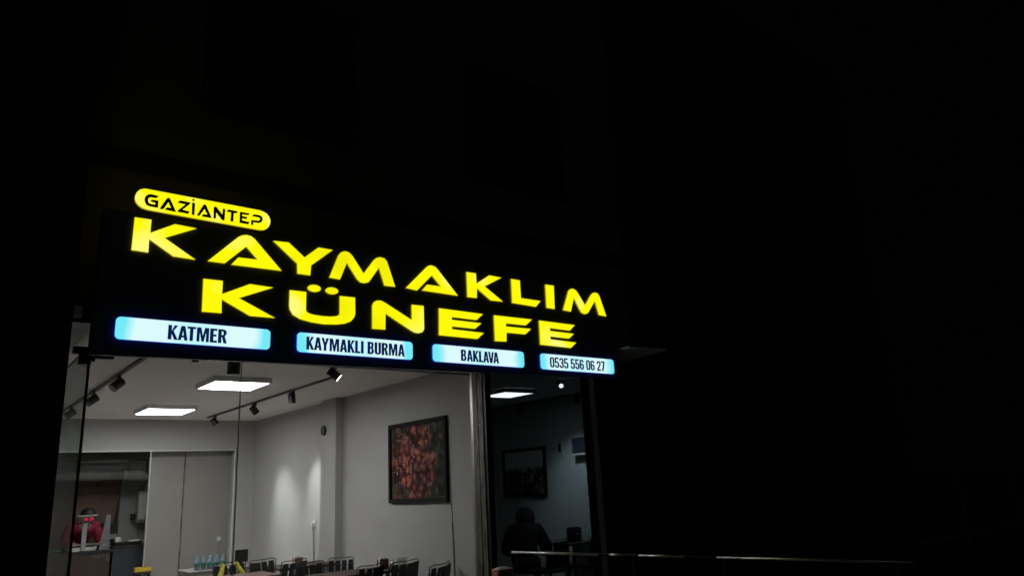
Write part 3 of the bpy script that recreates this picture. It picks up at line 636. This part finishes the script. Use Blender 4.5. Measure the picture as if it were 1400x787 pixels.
o = empty('wall_speaker', (4.42, 3.45, 2.44), 'small round black speaker high on the pilaster', 'speaker')
MB().tube([(4.429,3.45,2.44),(4.40,3.45,2.44)], 0.068, 20).build('body', M['blackmetal'], o)
MB().tube([(4.399,3.45,2.44),(4.396,3.45,2.44)], 0.05, 20).build('grille', M['black'], o)
o = empty('wall_socket', (4.53, 3.96, 1.18), 'white wall socket with a plug and hanging cable beside the pilaster', 'socket')
bx(4.525, 4.538, 3.92, 4.02, 1.14, 1.23).build('plate', M['white'], o, bevel=0.003)
bx(4.49, 4.524, 3.94, 3.985, 1.155, 1.20).build('plug', M['white'], o, bevel=0.004)
MB().tube([(4.50,3.96,1.155),(4.515,3.96,1.05),(4.53,3.955,0.6),(4.53,3.95,0.05)], 0.007, 8).build('cable', M['steel'], o)
o = empty('wall_socket', (4.08, 6.74, 0.95), 'small grey socket low on the board partition with its cable', 'socket')
bx(4.05, 4.11, 6.735, 6.749, 0.93, 0.99).build('plate', M['white'], o)
MB().tube([(4.08,6.735,0.93),(4.085,6.74,0.3)], 0.005, 6).build('cable', M['steel'], o)
o = empty('wall_cable', (4.535, 0.45, 0), 'thin cable running down the wall below the flower picture', 'cable')
MB().tube([(4.535,0.47,1.445),(4.535,0.455,1.25)], 0.006, 6).build('sleeve', M['white'], o)
MB().tube([(4.534,0.455,1.24),(4.534,0.44,0.95),(4.534,0.43,0.3)], 0.0045, 6).build('lead', M['black'], o)
o = empty('wall_switch', (7.89, 2.42, 2.1), 'small pale device with dark buttons beside the landscape picture', 'wall device')
bx(7.885, 7.898, 2.36, 2.50, 1.99, 2.20).build('plate', M['white'], o)
bx(7.878, 7.884, 2.40, 2.46, 2.03, 2.17).build('buttons', M['black'], o)
o = empty('wall_cabinet', (7.86, 1.95, 2.1), 'grey box with a pale lower edge on the dim wall near the frame', 'wall box')
bx(7.80, 7.898, 1.70, 2.06, 1.99, 2.22).build('body', M['navy'], o, bevel=0.006)
bx(7.78, 7.898, 1.72, 2.05, 1.965, 1.988).build('lower_edge', M['white'], o)

# ---------------------------------------------------------------- kitchen
o = empty('ventilation_duct', (2.4, 8.4, 2.1), 'round galvanised duct under the kitchen ceiling', 'duct')
MB().tube([(1.0,8.4,2.09),(2.93,8.4,2.085)], 0.082, 20).build('pipe', M['galv'], o, smooth=True)
MB().tube([(2.935,8.4,2.085),(3.5,8.4,2.06)], 0.098, 20).build('elbow', M['galv'], o, smooth=True)
MB().tube([(2.90,8.4,2.085),(2.945,8.4,2.085)], 0.106, 20).build('flange', M['galv'], o)
bx(1.0, 3.45, 8.55, 8.85, 2.17, 2.33).build('flat_duct', M['galv'], o)
o = empty('hanging_frame', (2.6, 8.2, 2.3), 'thin black metal frame hanging in front of the flat duct', 'frame')
bx(1.0, 3.24, 8.20, 8.225, 2.305, 2.33).build('beam', M['blackmetal'], o)
bx(2.92, 2.945, 8.20, 8.225, 2.18, 2.304).build('hanger', M['blackmetal'], o)
bx(3.215, 3.24, 8.20, 8.225, 2.10, 2.304).build('hanger', M['blackmetal'], o)
o = empty('water_boiler', (3.45, 9.0, 1.2), 'white wall hung boiler with grey controls beside the partition', 'boiler')
bx(3.29, 3.66, 8.92, 9.198, 1.24, 1.80).build('body', M['white'], o, bevel=0.02)
bx(3.30, 3.64, 8.912, 8.919, 1.25, 1.30).build('control_strip', M['steel'], o)
bx(3.225, 3.262, 8.95, 9.198, 1.30, 1.40).build('thermostat', M['black'], o)
MB().tube([(3.44,9.1,1.80),(3.44,9.1,1.90),(3.60,9.1,1.93)], 0.035, 12).build('flue', M['white'], o)
for x in (3.36, 3.42, 3.50, 3.57):
    MB().tube([(x,9.08,1.24),(x,9.10,1.1),(x+.02,9.15,0.98)], 0.009, 8).build('pipe', M['steel'], o)
o = empty('service_counter', (1.9, 7.7, 0), 'dark wooden counter with ring shaped knobs under the scale', 'counter')
bx(0.97, 2.63, 7.52, 8.0, 0.0, 0.85).build('body', M['darkwood'], o)
bx(0.97, 2.66, 7.49, 8.02, 0.852, 0.895).build('worktop', M['black'], o)
for x, z in ((2.395,.825),(2.462,.825),(2.527,.828),(2.592,.832),(2.597,.775)):
    ring = MB(); pts = [(x+0.024*math.cos(a*PI/6), 7.512, z-0.02+0.024*math.sin(a*PI/6)) for a in range(13)]
    ring.tube(pts, 0.0055, 6, caps=False).build('ring_knob', M['steel'], o)
o = empty('kitchen_cabinet', (2.95, 7.9, 0), 'dark navy cabinet with a black tray on top by the counter', 'cabinet')
bx(2.67, 3.25, 7.56, 8.2, 0.0, 0.90).build('body', M['navy'], o, bevel=0.005)
bx(2.665, 3.26, 7.54, 8.21, 0.902, 0.925).build('top', M['darkwood'], o)
o = tag(bx(2.70, 3.10, 7.6, 7.9, 0.927, 0.985).build('baking_tray', M['blackmetal']), 'black baking tray lying on the navy cabinet', 'tray')
o = tag(bx(2.90, 3.05, 7.58, 7.66, 0.988, 1.01).build('folded_towel', M['white']), 'small pale folded cloth on the black baking tray', 'cloth')
o = tag(bx(2.72, 2.80, 7.7, 7.8, 0.988, 1.06).build('paper_box', M['white'], bevel=0.004), 'small white box standing on the black baking tray', 'box')
o = empty('coffee_machine', (2.78, 8.4, 0.93), 'dark machine with a tall spout standing behind the steel guard', 'kitchen machine')
bx(2.62, 2.86, 8.3, 8.6, 0.0, 1.28).build('body', M['blackmetal'], o)
bx(2.66, 2.84, 8.25, 8.3, 1.02, 1.10).build('drip_tray', M['steel'], o)
MB().tube([(2.83,8.4,1.28),(2.85,8.4,1.5),(2.87,8.4,1.78)], [0.03,0.018,0.008], 8).build('spout', M['black'], o)
o = empty('steel_guard', (2.55, 7.55, 0.9), 'tapered upright sheet of brushed steel on the counter end', 'steel guard')
MB().prism([(2.46,.897),(2.615,.897),(2.595,1.43),(2.535,1.43)], [], 7.55, 7.58, 0, 0).build('sheet', M['dull_steel'], o)
MB().tube([(2.53,7.548,.97),(2.53,7.54,.97)], 0.012, 10).build('screw', M['white'], o)
o = empty('price_scale', (2.25, 7.65, 0.9), 'white counter scale with a red digit display on a pole', 'scale')
bx(2.06, 2.42, 7.55, 7.85, 0.897, 0.955).build('body', M['white'], o, bevel=0.008)
bx(2.04, 2.44, 7.53, 7.87, 0.985, 1.0).build('pan', M['steel'], o)
bx(2.08, 2.40, 7.58, 7.82, 0.956, 0.984).build('riser', M['black'], o)
bx(2.20, 2.265, 7.515, 7.545, 0.90, 1.335).build('pole', M['galv'], o)
dsp = bx(2.12, 2.385, 7.48, 7.56, 1.335, 1.425).build('display', M['black'], o)
bx(2.11, 2.395, 7.475, 7.565, 1.426, 1.445).build('display_hood', M['steel'], o)
for cx in (2.215, 2.245, 2.30, 2.328):
    dg = MB()
    for q in ((-.0115,.0115,.018,.024),(-.0115,.0115,-.003,.003),(-.0115,.0115,-.024,-.018),(-.0115,-.0075,.003,.018),(.0075,.0115,.003,.018),(-.0115,-.0075,-.018,-.003),(.0075,.0115,-.018,-.003)):
        dg.box(cx+q[0], cx+q[1], 7.474, 7.4785, 1.383+q[2]*.9, 1.383+q[3]*.9)
    dg.build('digit', M['red_led'], dsp)
o = empty('yellow_bench', (3.0, 6.9, 0), 'yellow edged shelf at the foot of the navy cabinet', 'shelf')
bx(2.82, 3.05, 6.62, 6.735, 0.575, 0.635).build('shelf_board', M['yellowpaint'], o)
bx(2.82, 3.05, 6.63, 6.735, 0.545, 0.573).build('under_board', M['darkwood'], o)
bx(3.02, 3.04, 6.64, 6.73, 0.0, 0.543).build('leg', M['blackmetal'], o); bx(2.83, 2.85, 6.64, 6.73, 0.0, 0.543).build('leg', M['blackmetal'], o)

# ---------------------------------------------------------------- people
def skin_body(name, joints, bones, mat, parent=None, sub=2):
    me = bpy.data.meshes.new(name)
    me.from_pydata([j[0] for j in joints], bones, [])
    o = bpy.data.objects.new(name, me); COL.objects.link(o)
    o.modifiers.new('skin', 'SKIN'); sm = o.modifiers.new('sub', 'SUBSURF'); sm.levels = sm.render_levels = sub
    lay = me.skin_vertices[0].data if me.skin_vertices else None
    if lay is None:
        bpy.context.view_layer.update(); lay = me.skin_vertices[0].data
    for i, j in enumerate(joints):
        lay[i].radius = (j[1], j[2] if len(j) > 2 else j[1]); lay[i].use_root = (i == 0)
    dg_ = bpy.context.evaluated_depsgraph_get(); dg_.update()
    nm = bpy.data.meshes.new_from_object(o.evaluated_get(dg_))
    bpy.data.objects.remove(o)
    nm.name = name; nm.materials.clear(); nm.materials.append(mat)
    nm.polygons.foreach_set('use_smooth', [True]*len(nm.polygons))
    r = bpy.data.objects.new(name, nm); COL.objects.link(r)
    if parent: r.parent = parent
    return r

def person(loc, rz, label, hunch, arms, shirt, sitting=False, bulk=0.014, hood=False):
    """local frame: facing -y, pelvis above the origin"""
    t = empty('person', (0, 0, 0), label, 'person')
    hz = 0.50 if sitting else 0.92
    lean = hunch
    ch = Vector((0, -0.42*math.sin(lean), hz+0.42*math.cos(lean)))      # chest
    nk = ch+Vector((0, -0.09*math.sin(lean*1.3), 0.11*math.cos(lean)))
    hd = nk+Vector((0, -0.05-0.05*math.sin(lean), 0.09))
    legs = []
    def V(*a): return tuple(a)
    J = [(V(0,0,hz),.15,.12), (V(0,-.2*math.sin(lean),hz+.2),.14,.11), (tuple(ch),.16,.12), (tuple(nk),.062,.062), (tuple(hd+Vector((0,.01,-.05))),.06,.065), (tuple(hd+Vector((0,0,.05))),.078,.09), (tuple(hd+Vector((0,.005,.11))),.05,.06)]
    Bn = [(0,1),(1,2),(2,3),(3,4),(4,5),(5,6)]
    for s in (-1, 1):
        k = len(J)
        hand = Vector(arms[0 if s < 0 else 1])
        sh = ch+Vector((s*.19, 0, .03)); el = (sh+hand)/2+Vector((s*.08, .06, -.10))
        J += [(tuple(sh),.062,.06), (tuple(el),.045,.045), (tuple(hand),.028,.022)]
        Bn += [(2,k),(k,k+1),(k+1,k+2)]
        d = (hand-el).normalized(); side = d.cross(Vector((0,0,1))).normalized()*s
        pk = len(J); J.append((tuple(hand+d*.06),.032,.016)); Bn.append((k+2,pk))
        for i, (off, ln) in enumerate(((-.026,.062),(-.009,.075),(.009,.070),(.026,.052))):
            a = hand+d*.085+side*off; e = a+d*ln*.55+Vector((0,0,-.012)); f = e+d*ln*.45+Vector((0,0,-.022))
            q = len(J); J += [(tuple(a),.009),(tuple(e),.0085),(tuple(f),.007)]; Bn += [(pk,q),(q,q+1),(q+1,q+2)]
        q = len(J); a = hand+d*.02-side*.035; e = a+d*.04-side*.015+Vector((0,0,-.01))
        J += [(tuple(a),.010),(tuple(e),.009)]; Bn += [(k+2,q),(q,q+1)]
    for s in (-1, 1):
        k = len(J)
        if sitting: L_ = [((s*.10,-.02,hz-.02),.095,.085), ((s*.12,-.44,hz-.02),.062,.062), ((s*.12,-.42,.09),.045,.045), ((s*.12,-.54,.05),.045,.03)]
        else: L_ = [((s*.09,0,hz-.08),.09,.09), ((s*.10,-.02,.50),.060,.060), ((s*.10,0,.09),.045,.045), ((s*.10,-.13,.045),.045,.03)]
        J += L_; Bn += [(0,k),(k,k+1),(k+1,k+2),(k+2,k+3)]
    body = skin_body('body', J, Bn, M['skin'], t, 1)
    # shirt and trousers: looser skins over the same joints
    def clothes(name, ids, mat, grow):
        mp = {v: i for i, v in enumerate(ids)}
        JJ = []
        for v in ids:
            j = J[v]; r1 = j[1]; r2 = j[2] if len(j) > 2 else j[1]
            JJ.append((j[0], r1+grow, r2+grow))
        BB = [(mp[a], mp[b_]) for a, b_ in Bn if a in mp and b_ in mp]
        return skin_body(name, JJ, BB, mat, t, 2)
    a1 = 7; a2 = 7+(3+1+12+2)
    clothes('shirt', [2,0,1,3,a1,a1+1,a1+2,a2,a2+1,a2+2], shirt, bulk)
    lg = a2+18
    clothes('trousers', [0]+[lg+i for i in range(3)]+[lg+4+i for i in range(3)], M['trousers'], .012)
    # face and hair
    import bmesh
    def ball(name, c, r, sc, mat, par, cut=None):
        bm = bmesh.new(); bmesh.ops.create_icosphere(bm, subdivisions=3, radius=r)
        if cut: bmesh.ops.bisect_plane(bm, geom=bm.verts[:]+bm.edges[:]+bm.faces[:], plane_co=cut[0], plane_no=cut[1], clear_outer=True)
        for v in bm.verts:
            v.co = Vector((v.co.x*sc[0], v.co.y*sc[1], v.co.z*sc[2]))*(1+random.uniform(-.02,.02)) + Vector(c)
        me = bpy.data.meshes.new(name); bm.to_mesh(me); bm.free(); me.materials.append(mat)
        me.polygons.foreach_set('use_smooth', [True]*len(me.polygons))
        o_ = bpy.data.objects.new(name, me); COL.objects.link(o_); o_.parent = par; return o_
    if lean > .6: ball('hair', hd+Vector((0,-.02,.07)), .125, (.92,1.1,.95), M['hair'], t, cut=((0,-.05,-.06),(0,-.3,-.9)))
    else: ball('hair', hd+Vector((0,.022,.055)), .112, (.92,1.05,1.0), shirt if hood else M['hair'], t, cut=((0,-.045,-.01),(0,-.85,-.5)))
    if hood: ball('hood', hd+Vector((0,.03,0.02)), .15, (1,1,1.05), shirt, t, cut=((0,-.05,0),(0,-1,0.1)))
    for s in (-1, 1):
        ball('eye', hd+Vector((s*.031,-.083,.045)), .011, (1,.6,.7), M['white'], t)
        ball('ear', hd+Vector((s*.083,.0,.035)), .025, (.35,.8,1.1), M['skin'], t)
    ball('nose', hd+Vector((0,-.098,.015)), .017, (.8,1.1,1.3), M['skin'], t)
    ball('mouth', hd+Vector((0,-.085,-.030)), .020, (1.1,.35,.3), M['redcloth'], t)
    t.location = loc; t.rotation_euler = (0, 0, rz)
    return t
person((2.27, 8.50, 0), 0.15, 'person in a red shirt with dark hair bending behind the scale', 0.82,
       ((-.20,-.55,1.00),(.20,-.55,1.00)), M['redcloth'], bulk=.04)
person((7.10, 2.45, 0), 2.36, 'person in a dark hooded coat sitting bent forward behind the smoked glass', 0.42,
       ((-.26,-.40,.60),(.26,-.40,.60)), M['darkcloth'], sitting=True, hood=True, bulk=.055)

# ---------------------------------------------------------------- chairs and tables
def make_chair():
    t = empty('slat_back_chair', (0, 0, 0), 'x', 'chair', 'black slat back chairs in the shop')
    # local: back in the x direction at y=0, seat towards -y, top at z=.87
    fr = MB()
    n_ = 9
    top = [(-.205+.41*i/(n_-1), .035*(1-((i-(n_-1)/2)/((n_-1)/2))**2)+.02, .87-.012*(1-((i-(n_-1)/2)/((n_-1)/2))**2)) for i in range(n_)]
    fr.tube([(-.17,-.01,.02),(-.18,-.03,.45),(-.205,.0,.75)]+[(-.207,.015,.855)]+top[1:-1]+[(.207,.015,.855)]+[(.205,.0,.75),(.18,-.03,.45),(.17,-.01,.02)], .0052, 8)
    fr.build('back_frame', M['blackmetal'], t, smooth=True)
    for s in (-1, 1):
        MB().tube([(s*.19,-.42,.02),(s*.185,-.41,.44)], .010, 8).build('leg', M['blackmetal'], t)
    MB().tube([(-.185,-.41,.43),(.185,-.41,.43)], .009, 8).build('stretcher', M['blackmetal'], t)
    bx(-.20, .20, -.44, -.02, .445, .485).build('seat', M['black'], t, bevel=.012)
    for i in range(4):
        c = -.145+.0967*i; k = (c/.2)**2; yb = .030*(1-k)
        w0 = .037; w1 = .047
        m = MB()
        z1 = .830+.012*k; z0 = .50
        b0 = len(m.v)
        m.v += [(c*1.08-w0,yb+.012,z1),(c*1.08+w0,yb+.012,z1),(c*1.08+w0,yb+.028,z1),(c*1.08-w0,yb+.028,z1),
                (c-w1,-.025,z0),(c+w1,-.025,z0),(c+w1,-.009,z0),(c-w1,-.009,z0)]
        for q in ((0,1,2,3),(7,6,5,4),(4,5,1,0),(5,6,2,1),(6,7,3,2),(7,4,0,3)): m.f.append(q); m.m.append(0)
        m.build('back_slat', M['black'], t)
    m = MB().tube([(-.2,.008,.79),(-.1,.030,.785),(0,.036,.783),(.1,.030,.785),(.2,.008,.79)], .004, 6)
    m.build('slat_rail', M['blackmetal'], t)
    return t
proto = make_chair()
def copy_tree(o, parent=None):
    c = o.copy(); COL.objects.link(c)
    if parent: c.parent = parent
    for k in [x for x in list(COL.objects) if x.parent == o]: copy_tree(k, c)
    return c
CH = [  # left end of the back, right end, seat direction (-1 towards the street), label
 ((3.64,.88),(4.00,1.01), 1, 'black slat chair in front of the napkin holder, third from the post'),
 ((4.01,.87),(4.44,1.03), 1, 'black slat chair whose frame touches the clear card stand'),
 ((4.05,.16),(4.46,.44), 1, 'black slat chair closest to the streaky window post'),
 ((3.25,2.82),(3.62,3.00), -1, 'black slat chair directly under the bright pool on the wall'),
 ((3.42,2.34),(3.80,2.54), 1, 'black slat chair with a brown napkin box showing over its back'),
 ((3.41,1.80),(3.79,1.98), -1, 'black slat chair just before the pilaster, half hidden by its neighbour'),
 ((3.90,2.12),(4.15,1.97), -1, 'black slat chair turned askew below the pilaster'),
 ((2.86,2.95),(3.25,2.99), -1, 'black slat chair with two yellow cloths tied to its back'),
]
first = True
chairs = []
for (a, c, sdir, label) in CH:
    o = proto if first else copy_tree(proto); first = False
    a = Vector(a); c = Vector(c); mid = (a+c)/2; ang = math.atan2(c.y-a.y, c.x-a.x)
    if sdir > 0: ang += PI
    o.location = (mid.x, mid.y, 0.0); o.rotation_euler = (0, 0, ang); o.scale = ((c-a).length/.41,)*1+(1, 1)
    o['label'] = label
    chairs.append(o)
def tie(x, y, dx, label):
    t = empty('yellow_cloth', (x, y, .84), label, 'cloth', 'yellow cloths')
    m = MB()
    m.tube([(x,y-.03,.862),(x+.01,y-.045,.84),(x+dx*.3,y-.05,.79),(x+dx*.7,y-.05,.72),(x+dx,y-.05,.62)], [.010,.018,.027,.036,.045], 9)
    m.build('hanging_end', M['yellowcloth'], t)
    MB().tube([(x-.02,y-.02,.84),(x,y-.045,.862),(x+.02,y-.02,.84),(x+.015,y+.03,.82)], .013, 8).build('knot', M['yellowcloth'], t)
tie(2.955, 2.965, -.03, 'yellow cloth hanging straight down near the water bottles')
tie(3.12, 2.975, .10, 'yellow cloth slanting down the chair back beside the black terminal')

def table(x0, x1, y0, y1, label, mat, z=.75):
    t = empty('dining_table', ((x0+x1)/2, (y0+y1)/2, 0), label, 'table', 'tables in the shop')
    bx(x0, x1, y0, y1, z-.03, z).build('tabletop', mat, t, bevel=.004)
    for x in (x0+.05, x1-.05):
        for y in (y0+.05, y1-.05):
            bx(x-.015, x+.015, y-.015, y+.015, 0, z-.031).build('leg', M['blackmetal'], t)
table(2.85, 3.36, 2.15, 2.74, 'brown topped table beside the chair with yellow cloths', M['tabletop'])
table(3.45, 4.50, 1.22, 1.76, 'dark table below the flower picture with a napkin holder on it', M['darkwood'])
o = empty('low_cabinet', (3.2, 4.45, 0), 'white low cabinet under the pack of water bottles', 'cabinet')
bx(2.95, 3.80, 4.22, 4.72, 0.0, .675).build('body', M['panel_board'], o, bevel=.006)
bx(2.93, 3.82, 4.20, 4.74, .677, .70).build('top', M['panel_board'], o, bevel=.004)
for i in range(9):
    k, r_ = i % 5, i // 5
    x = 3.08+.083*k+.02*r_; y = 4.36+.09*r_
    t = empty('water_bottle', (x, y, .70), ('front' if r_ == 0 else 'rear')+' row water bottle on the white cabinet, '+('nearest the kitchen','second from the kitchen','middle one','second from the black terminal','nearest the black terminal')[k], 'bottle', 'water bottles packed on the white cabinet')
    MB().tube([(x,y,.702),(x,y,.80),(x,y,.835),(x,y,.85)], [.032,.032,.014,.012], 12).build('body', M['bottle'], t, smooth=True)
    MB().tube([(x,y,.745),(x,y,.785)], .0335, 12, caps=False).build('label_band', M['label_green'], t)
    MB().tube([(x,y,.851),(x,y,.868)], .014, 10).build('cap', M['cap'], t)
o = empty('card_terminal', (3.66, 4.4, .70), 'black screen standing at the end of the white cabinet', 'terminal')
bx(3.58, 3.755, 4.38, 4.40, .745, .905).build('screen', M['black'], o, bevel=.004)
bx(3.65, 3.69, 4.39, 4.43, .712, .744).build('neck', M['blackmetal'], o); bx(3.61, 3.73, 4.36, 4.46, .702, .711).build('foot', M['blackmetal'], o)

def napkin(x, y, z, label, s=1.0):
    t = empty('napkin_holder', (x, y, z), label, 'napkin holder', 'napkin holders')
    bx(x-.055*s, x+.055*s, y-.035, y+.035, z, z+.015).build('base', M['darkwood'], t)
    bx(x-.055*s, x+.055*s, y-.035, y-.028, z+.016, z+.10).build('side', M['brown'], t); bx(x-.055*s, x+.055*s, y+.028, y+.035, z+.016, z+.10).build('side', M['brown'], t)
    bx(x-.045*s, x+.045*s, y-.02, y+.02, z+.016, z+.115).build('napkins', M['paper'], t)
table(3.70, 4.46, 3.05, 3.65, 'dark table against the wall under the white socket', M['darkwood'], z=.72)
napkin(3.98, 3.2, .722, 'brown napkin holder nearer the wall socket cable')
napkin(4.25, 1.45, .752, 'brown napkin holder between the two chairs under the flower picture')
o = empty('glass_bottle', (4.34, 1.42, .75), 'thin shiny bottle beside the napkin holder under the flower picture', 'bottle')
MB().tube([(4.345,1.40,.752),(4.345,1.40,.80),(4.345,1.40,.83)], [.022,.022,.008], 12).build('body', M['steel'], o, smooth=True)
MB().tube([(4.345,1.40,.831),(4.345,1.40,.845)], .009, 8).build('cap', M['white'], o)
o = empty('card_stand', (4.42, 1.35, .75), 'clear menu stand with pale round corners in front of the wall', 'menu stand')
bx(4.35, 4.47, 1.30, 1.31, .765, .86).build('sheet', M['acrylic'], o)
bx(4.36, 4.46, 1.27, 1.34, .752, .764).build('foot', M['black'], o)
for x in (4.35, 4.47):
    for z in (.772, .855): MB().tube([(x,1.295,z),(x,1.288,z)], .008, 10).build('corner_stud', M['white'], o)

# ---------------------------------------------------------------- dim second room furniture
table(7.30, 7.88, 1.75, 2.25, 'dim table beside the person in the dark coat', M['darkwood'], z=.74)
o = empty('handbag', (7.72, 2.05, .74), 'black bag with a shiny clasp on the dim table', 'bag')
bx(7.62, 7.82, 1.98, 2.12, .742, .94).build('body', M['darkcloth'], o, bevel=.03)
bx(7.68, 7.76, 1.972, 1.979, .84, .852).build('clasp', M['steel'], o)
for (x, y, rz, label) in ((7.45, 1.30, 0.2, 'dark chair behind the smoked glass near its steel frame'), (6.75, 1.35, 0.1, 'dark chair in the dim room close to the smoked pane')):
    c = copy_tree(chairs[0]); c.location = (x, y, 0); c.rotation_euler = (0, 0, PI+rz); c['label'] = label; c['group'] = 'chairs in the dim room'; c.scale = (1,1,1)

# ---------------------------------------------------------------- outside the glass
o = empty('terrace_railing', (4.7, -2.4, 0), 'shiny steel handrail on posts running from the smoked glass to the street', 'railing')
A = Vector((4.34, -.80, 1.0)); B = Vector((5.0, -4.06, 1.0))
def at_(f): return A+(B-A)*f
MB().tube([at_(0), at_(.285)], .011, 10).build('handrail', M['rail'], o, smooth=True)
MB().tube([at_(.285), at_(.315)], .013, 10).build('unlit_rail_length', M['blackmetal'], o)  # black stretches put in where the rail loses its shine
MB().tube([at_(.315), at_(.355)], .010, 10).build('handrail', M['rail'], o, smooth=True)
MB().tube([at_(.355), at_(.40)], .010, 10).build('unlit_rail_length', M['blackmetal'], o)
MB().tube([at_(.40), at_(.52)], .010, 10).build('handrail', M['rail'], o, smooth=True)
MB().tube([at_(.52), at_(.60)], .0085, 10).build('unlit_rail_length', M['blackmetal'], o)
MB().tube([at_(.60), at_(1.0)], .0085, 10).build('handrail', M['rail'], o, smooth=True)
for f in (.02, .385, .615, .97):
    p = at_(f); MB().tube([(p.x,p.y,-.01),(p.x,p.y,.985)], .010, 10).build('post', M['blackmetal'], o)
o = empty('outdoor_table', (4.5, -.38, 0), 'small dark table outside carrying the orange carton', 'table')
bx(4.28, 4.85, -.60, -.18, .70, .725).build('tabletop', M['black'], o)
for x in (4.31, 4.82):
    for y in (-.57, -.21): bx(x-.012, x+.012, y-.012, y+.012, -.01, .699).build('leg', M['blackmetal'], o)
o = empty('orange_carton', (4.52, -.40, .727), 'orange printed carton with a white folded top outside the post', 'carton')
bx(4.445, 4.545, -.44, -.34, .727, .815).build('side_panel', M['carton_print'], o)
bx(4.546, 4.625, -.44, -.34, .727, .815).build('body', M['carton'], o)
m = MB(); m.v += [(4.44,-.445,.816),(4.63,-.445,.816),(4.63,-.335,.816),(4.44,-.335,.816),(4.50,-.40,.838),(4.57,-.40,.838),(4.57,-.38,.838),(4.50,-.38,.838)]
for q in ((0,3,2,1),(4,5,6,7),(0,1,5,4),(1,2,6,5),(2,3,7,6),(3,0,4,7)): m.f.append(q); m.m.append(0)
m.build('folded_top', M['paper'], o)
# fence panel down the street
o = empty('yard_gate', (17, .2, 0), 'barely visible mesh gate with a pale top bar far along the street', 'gate')
bx(13.9, 23, 0.30, 0.36, 1.43, 1.47).build('top_bar', M['galv'], o)
bx(13.9, 23, 0.30, 0.36, .15, .19).build('bottom_bar', M['galv'], o)
for x in (14.0, 16.8, 19.7, 22.6): bx(x-.04, x+.04, 0.29, 0.37, -.15, 1.429).build('gate_post', M['galv'], o)
for i in range(60):
    x = 14.1+i*.142
    if min(abs(x-q) for q in (14.0,16.8,19.7,22.6)) > .06: bx(x-.006, x+.006, 0.325, 0.337, .191, 1.429).build('bar', M['galv'], o)
